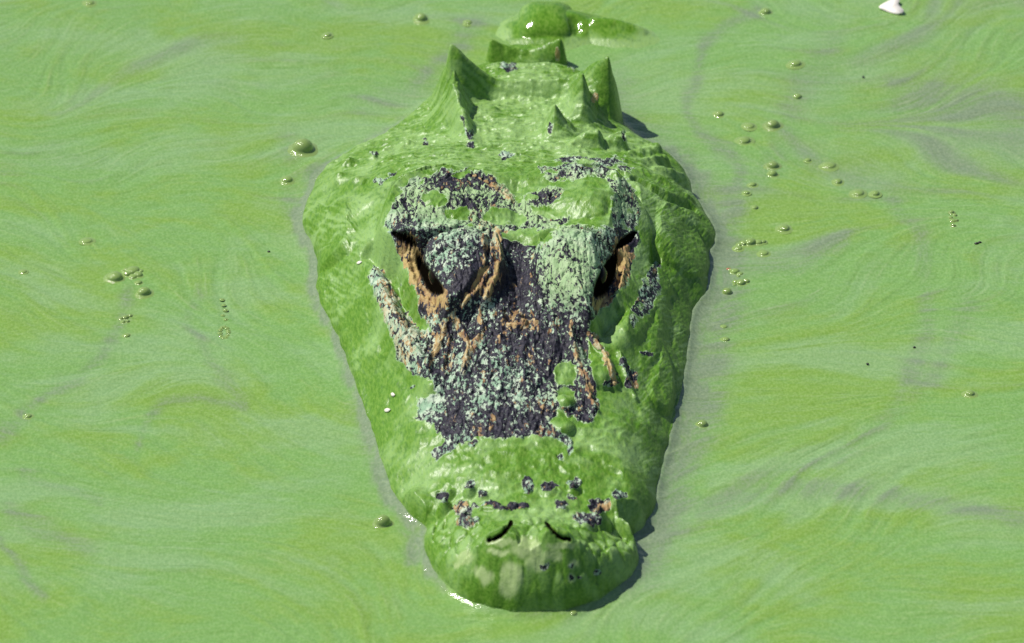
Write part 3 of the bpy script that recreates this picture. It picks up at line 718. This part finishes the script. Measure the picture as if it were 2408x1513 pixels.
# ------------------------------------------------------------------ small things
def surf(u, v, Hf=None):
    """the point of the skin that is seen at (u, v), with its normal"""
    Hf = H if Hf is None else Hf
    k_ = np.argmin((U0 - u) ** 2 + (V0 - v) ** 2 - 1e-9 * H); j, i = divmod(int(k_), NX)
    gxv = (Hf[j, min(i + 4, NX - 1)] - Hf[j, i - 4]) / (8 * DXM); gyv = (Hf[j + 3, i] - Hf[j - 3, i]) / (6 * DYM)
    nv = Vector((-gxv, -gyv, 1)).normalized()
    return Vector((X[j, i], Y[j, i], Hf[j, i])), nv
def from_py(name, verts, faces, smooth=True):
    me = bpy.data.meshes.new(name); me.from_pydata([tuple(v) for v in verts], [], faces); me.update()
    if smooth: me.polygons.foreach_set("use_smooth", np.ones(len(me.polygons), bool))
    return me
def lathe(prof, seg=28, jit=0.0, seed=0, closed_bottom=False):
    rng = np.random.RandomState(seed); ph = rng.rand(3) * 6.28
    vs_, fs = [], []
    for r, z in prof:
        for k_ in range(seg):
            a = 2 * math.pi * k_ / seg
            rr = r * (1 + jit * (math.sin(2 * a + ph[0]) * .6 + math.sin(3 * a + ph[1]) * .4))
            vs_.append((rr * math.cos(a), rr * math.sin(a), z))
    for j in range(len(prof) - 1):
        for k_ in range(seg):
            a, b = j * seg + k_, j * seg + (k_ + 1) % seg
            fs.append((a, b, b + seg, a + seg))
    top = len(vs_); vs_.append((0, 0, prof[-1][1] + prof[-1][0] * .15)); m = (len(prof) - 1) * seg
    for k_ in range(seg): fs.append((m + k_, m + (k_ + 1) % seg, top))
    return vs_, fs

# eyes: dark wet balls behind the lids
N = NT("wet_dark_eye"); EYE = N.bsdf(Base_Color=N.mix(N.step(N.noise(N.obj(), 260, 2), .4, .62), (.002, .0015, .001), (.010, .005, .003)), Roughness=.05, Specular_IOR_Level=.12)
N = NT("slit_black"); PUP = N.bsdf(Base_Color=N.mix(N.noise(N.obj(), 300, 2), (.002, .002, .002), (.005, .004, .003)), Roughness=.05)
for u, v in ((1011, 650), (1424, 650)):
    p, nv = surf(u, v, H0)
    vsf = []; fcs = []
    R, nr, nsg = .0090, 12, 24
    for j in range(1, nr):
        for k_ in range(nsg):
            t, a = math.pi * j / nr, 2 * math.pi * k_ / nsg
            vsf.append((R * math.sin(t) * math.cos(a), 1.35 * R * math.sin(t) * math.sin(a), R * math.cos(t)))
    for j in range(nr - 2):
        for k_ in range(nsg):
            a, b = j * nsg + k_, j * nsg + (k_ + 1) % nsg
            fcs.append((a, a + nsg, b + nsg, b))
    tp = len(vsf); vsf += [(0, 0, R), (0, 0, -R)]
    for k_ in range(nsg):
        fcs.append((tp, k_, (k_ + 1) % nsg)); fcs.append((tp + 1, (nr - 2) * nsg + (k_ + 1) % nsg, (nr - 2) * nsg + k_))
    e = link("eye", from_py("eye", vsf, fcs), alligator, EYE)
    outw = Vector((nv.x, nv.y * .3, max(nv.z, .2))).normalized()
    e.location = p - outw * .0083
    # the slit pupil, a thin lens on the outer face
    q = outw.to_track_quat('Z', 'Y')
    pv = [(R * .16 * math.cos(a), R * .75 * math.sin(a), R * (1.004 - .32 * math.sin(a) ** 2)) for a in np.linspace(0, 2 * math.pi, 20, endpoint=False)]
    pv.append((0, 0, R * 1.02)); pf = [(k_, (k_ + 1) % 20, 20) for k_ in range(20)]
    pu = link("pupil", from_py("pupil", pv, pf), e, PUP); pu.rotation_euler = q.to_euler()

# bubbles
def bubble_material(name, a, b, tr):
    N = NT(name); nz = N.noise(N.obj(), 420, 4, .6)
    col = N.mix(N.step(nz, .35, .65), a, b)
    return N.bsdf(Base_Color=col, Roughness=.10, Transmission_Weight=tr, Coat_Weight=.5, Coat_Roughness=.04, Normal=N.bump(nz, .3, .0006))
FILM = bubble_material("bubble_green_film", (.17, .29, .045), (.30, .42, .15), 0.0)
CLEAR = bubble_material("bubble_clear_film", (.17, .27, .05), (.30, .42, .15), .05)
def dome_prof(k_):
    out = [(1.75, -.10), (1.45, .0), (1.22, .06), (1.06, .16), (.99, .30)]
    for t in (.20, .36, .52, .68, .84): out.append((math.cos(t * math.pi / 2) * 1.01, .22 + k_ * math.sin(t * math.pi / 2)))
    out.append((.12, .22 + k_ * .985)); return out
DOMES = {}
for i in range(4):
    DOMES[('g', i)] = from_py("bubble", *lathe(dome_prof(.42 + .10 * i), 28, .05, i)); DOMES[('g', i)].materials.append(FILM)
    DOMES[('c', i)] = from_py("bubble", *lathe(dome_prof(.62 + .08 * i), 28, .03, 9 + i)); DOMES[('c', i)].materials.append(CLEAR)
PX = FRAME_W / 2408
WATER_Z = 0.0002
rs = np.random.RandomState(5)
def place_bubble(u, v, r, kind='g', flat=1.0, parent=None, org=None):
    p = at(u, v, 0); o = bpy.data.objects.new("bubble", DOMES[(kind, rs.randint(4))]); COL.objects.link(o)
    sc = r * PX * .84
    o.scale = (sc * rs.uniform(.95, 1.1), sc * rs.uniform(.9, 1.05), sc * flat); o.rotation_euler = (0, 0, rs.uniform(0, 6.28))
    o.location = (p[0], p[1], WATER_Z)
    if parent is not None:
        o.parent = parent; o.location = (p[0] - org[0], p[1] - org[1], 0)
    return o
def cluster(label, pts, kind='g', flat=.9):
    c = at(pts[0][0], pts[0][1], 0); e = bpy.data.objects.new("bubble_cluster", None); COL.objects.link(e)
    e.location = (c[0], c[1], WATER_Z); e.empty_display_size = .01
    for q in pts: place_bubble(q[0], q[1], q[2], q[3] if len(q) > 3 else kind, flat, e, c)
    tag(e, label, "bubbles"); return e
SINGLE = [
 (712,352,30,'c',"largest bubble, glossy and olive, on grey water beside the alligator's neck"),
 (675,425,15,'g',"small flat bubble on the grey water beside the alligator's jaw angle"),
 (270,655,21,'g',"rounder yellow-green bubble of the trio with the domed foam cluster"),
 (338,690,18,'g',"low oval bubble just in front of the domed foam cluster"),
 (900,1232,22,'c',"dark glassy bubble at the notch between snout side and nose"),
 (1348,1446,12,'c',"tiny bright bubble touching the front of the alligator's nose"),
 (1710,690,15,'c',"glassy brown-tinged bubble on grey water by the alligator's cheek"),
 (1817,392,17,'c',"dark glassy round bubble with a smaller green one in front of it"),
 (1817,411,13,'g',"smaller green bubble in front of the dark glassy round bubble"),
 (1817,297,18,'c',"round green bubble with a bright spot beside a flatter bubble"),
 (1800,30,15,'g',"round bright green bubble nearest to the white petal"),
 (990,45,18,'g',"low wide bubble off the left side of the wet back hump"),
 (1652,1000,14,'c',"small foamy bubble on grey water beside the rear of the snout"),
 (1674,622,6,'c',"tiny black-rimmed bubble clinging to the alligator's jaw edge")]
for u, v, r, k_, lab in SINGLE: tag(place_bubble(u, v, r, k_), lab, "bubble")
GRP = "small algae bubbles drifting off the alligator's left cheek"
SHARED = "tiny green algae bubble among those scattered off the alligator's left cheek"
for u, v, r, lab in [(1870,152,17,"pale wide bubble with a smaller oval one in front of it"),(1875,230,14,"oval bubble between the pale wide bubble and the round bright-spotted one"),
    (1690,270,14,"thin pale bubble alone beside the grey streak next to the nape spikes"),(1762,298,14,"flatter bubble beside the round green bubble with a bright spot"),
    (1750,333,17,"low ring-like bubble in front of the flatter bubble"),(1900,378,9,SHARED),(1950,391,17,"wide low green dome with a dark far side and a tiny bubble beside it"),
    (1770,436,10,SHARED),(1970,429,12,"small bubble between the wide low dome and the side-by-side pair"),(2018,456,16,"larger bubble of the side-by-side pair"),(2058,457,12,"smaller bubble of the side-by-side pair"),
    (1775,490,10,SHARED),(1843,539,16,"foamy bubble just behind the long flat raft of bubbles"),(1735,585,11,"thin bubble close in front of the long flat raft, on its jaw side"),
    (1796,597,13,"rounder bubble close in front of the long flat raft, on its open-water side"),(2280,927,14,"lone green bubble far out on open water, away from all the others"),
    (1702,770,10,SHARED),(1707,800,10,SHARED),(1755,455,9,SHARED),(2240,520,9,"green bubble within the patch of tiny clear bubbles")]:
    tag(place_bubble(u, v, r, 'g', .8), lab, "bubble", GRP)
GR2 = "small algae bubbles drifting off the alligator's right cheek"
SH2 = "tiny green algae bubble among those scattered off the alligator's right cheek"
for u, v, r, lab in [(1100,54,12,"small bubble between the low wide bubble and the wet back hump"),(205,568,13,"thin pale bubble behind the domed foam cluster"),(65,980,10,SH2),(55,640,9,SH2),
    (297,791,10,"small bubble in front of the scrap of tiny dark bubbles"),(770,84,11,SH2),(210,8,13,SH2),(695,525,9,"small bubble touching the grey water at the alligator's jaw angle")]:
    tag(place_bubble(u, v, r, 'g', .7), lab, "bubble", GR2)
cluster("domed cluster of fine green foam bubbles next to a rounder bubble", [(312,640,20),(300,646,12),(324,647,13),(312,652,11),(330,640,9),(326,666,9),(296,637,9)])
cluster("scrap of tiny dark bubbles below the domed foam cluster", [(295,748,9,'c'),(306,744,6,'c'),(285,750,6,'c'),(300,757,6,'c'),(290,758,5)])
cluster("long flat raft of green bubbles on grey water by the alligator's cheek", [(1765,572,15),(1748,574,11),(1784,571,11),(1795,570,8),(1738,577,8)])
cluster("little raft of bubbles next to the reddish speck", [(1728,640,12),(1740,645,8),(1718,637,7),(1736,651,6)])
cluster("raft of bubbles just in front of the one by the reddish speck", [(1742,667,12),(1755,663,9),(1730,665,9),(1727,671,6)])
fr = [(522, 705, 6), (526, 718, 5), (530, 730, 6), (524, 742, 5), (531, 752, 5)] + [(527 + 10 * math.cos(a), 782 + 13 * math.sin(a), 5.5) for a in np.linspace(0, 6.0, 11)]
cluster("faint ring and trail of tiny clear bubbles off the alligator's right cheek", [(a, b, c_ * .75, 'g') for a, b, c_ in fr], flat=.6)
cluster("patch of tiny clear bubbles beside the double dark speck", [(2238,500,7,'c'),(2246,508,6,'c'),(2236,514,6,'c'),(2250,520,5,'c'),(2242,532,6,'c')])

# petal
def leaf_mesh(name, outline, thick, curl):
    """a thin bent blade with two faces and an edge"""
    n_ = len(outline); top = []; bot = []
    for x, y in outline:
        z = curl * (x * x) - curl * .4 * y * x
        top.append((x, y, z + thick)); bot.append((x, y, z))
    vs_ = top + bot + [(0, 0, thick * 1.4), (0, 0, 0)]
    fs = [(k_, (k_ + 1) % n_, 2 * n_) for k_ in range(n_)] + [(n_ + (k_ + 1) % n_, n_ + k_, 2 * n_ + 1) for k_ in range(n_)]
    fs += [(k_, n_ + k_, n_ + (k_ + 1) % n_, (k_ + 1) % n_) for k_ in range(n_)]
    return from_py(name, vs_, fs)
N = NT("petal_white"); PETAL = N.bsdf(Base_Color=N.mix(N.step(N.noise(N.obj((1, .4, 1)), 300, 3), .35, .7), (.80, .74, .66), (.86, .82, .76)), Roughness=.45)
mm = .001
ol = smooth_closed([(-9.5, 1), (-5, 7), (1, 12), (5, 13), (7.2, 9), (5.5, 4), (8.8, -4), (9, -8), (5, -8.5), (0, -6), (-6, -2)], 3) * mm
p = at(2096, 24, 0)
pet = link("petal", leaf_mesh("petal", ol, .0008, 14.0), None, PETAL); pet.location = (p[0], p[1], .0010); pet.rotation_euler = (.10, -.08, 0)
tag(pet, "white notched petal floating alone on the green water", "petal")
# flakes stuck to the slime of the cheek
for (u, v, sc, rz, lab) in [(925, 930, .8, .3, "small white flake stuck to the slimy cheek, the upper of two"), (913, 968, 1.0, .7, "pale elongated flake stuck to the slimy cheek, the lower of two"), (846, 622, .9, .9, "pale scrap on the slimy cheek beside the rear tip of the bare ridge")]:
    q, nv = surf(u, v)
    ol2 = smooth_closed([(-3, 0), (-1.5, 1.6), (1, 1.3), (3.2, .4), (2, -1.2), (-1, -1.5)], 3) * mm * sc
    f = link("flake", leaf_mesh("flake", ol2, .0006, 20.0), None, PETAL); f.location = q + nv * .0003
    f.rotation_mode = 'QUATERNION'; f.rotation_quaternion = nv.to_track_quat('Z', 'Y') @ Matrix.Rotation(rz, 3, 'Z').to_quaternion()
    tag(f, lab, "flake")
# specks afloat
N = NT("speck_dark"); DARK = N.bsdf(Base_Color=N.mix(N.noise(N.obj(), 900, 2), (.006, .006, .006), (.03, .028, .02)), Roughness=.4)
N = NT("speck_red"); RED = N.bsdf(Base_Color=N.mix(N.noise(N.obj(), 900, 2), (.30, .06, .03), (.50, .20, .10)), Roughness=.35)
def speck(name, lobes, mat, u, v, label, group=None, cat="speck"):
    vs_, fs = [], []
    for (ox, oy, r, el) in lobes:
        b0 = len(vs_); v0, f0 = lathe([(.6, -.4), (1.0, 0), (.95, .3), (.7, .62), (.35, .85)], 12)
        vs_ += [(a * r * el + ox, b * r + oy, c * r) for a, b, c in v0]; fs += [tuple(i + b0 for i in f_) for f_ in f0]
    o = link(name, from_py(name, vs_, fs), None, mat); p = at(u, v, 0); o.location = (p[0], p[1], .0003); tag(o, label, cat, group); return o
speck("floating_insect", [(-.0012, -.0005, .0011, 1.5), (.0013, .0010, .0010, 1.4), (.0002, .0003, .0007, 1.6)], DARK, 2300, 573, "double dark speck like a drowned insect beside a patch of tiny bubbles", None, "insect")
for u, v in [(2030, 182), (2040, 857), (2150, 818), (632, 593)]:
    speck("seed", [(0, 0, .0009, 1.2)], DARK, u, v, "tiny single black seed floating alone on the green water", "tiny black seeds afloat")
speck("seed_husk", [(0, 0, .0013, 1.2), (.0014, .0006, .0009, 1.1)], RED, 1712, 635, "tiny reddish seed husk next to a little raft of bubbles", None, "seed")
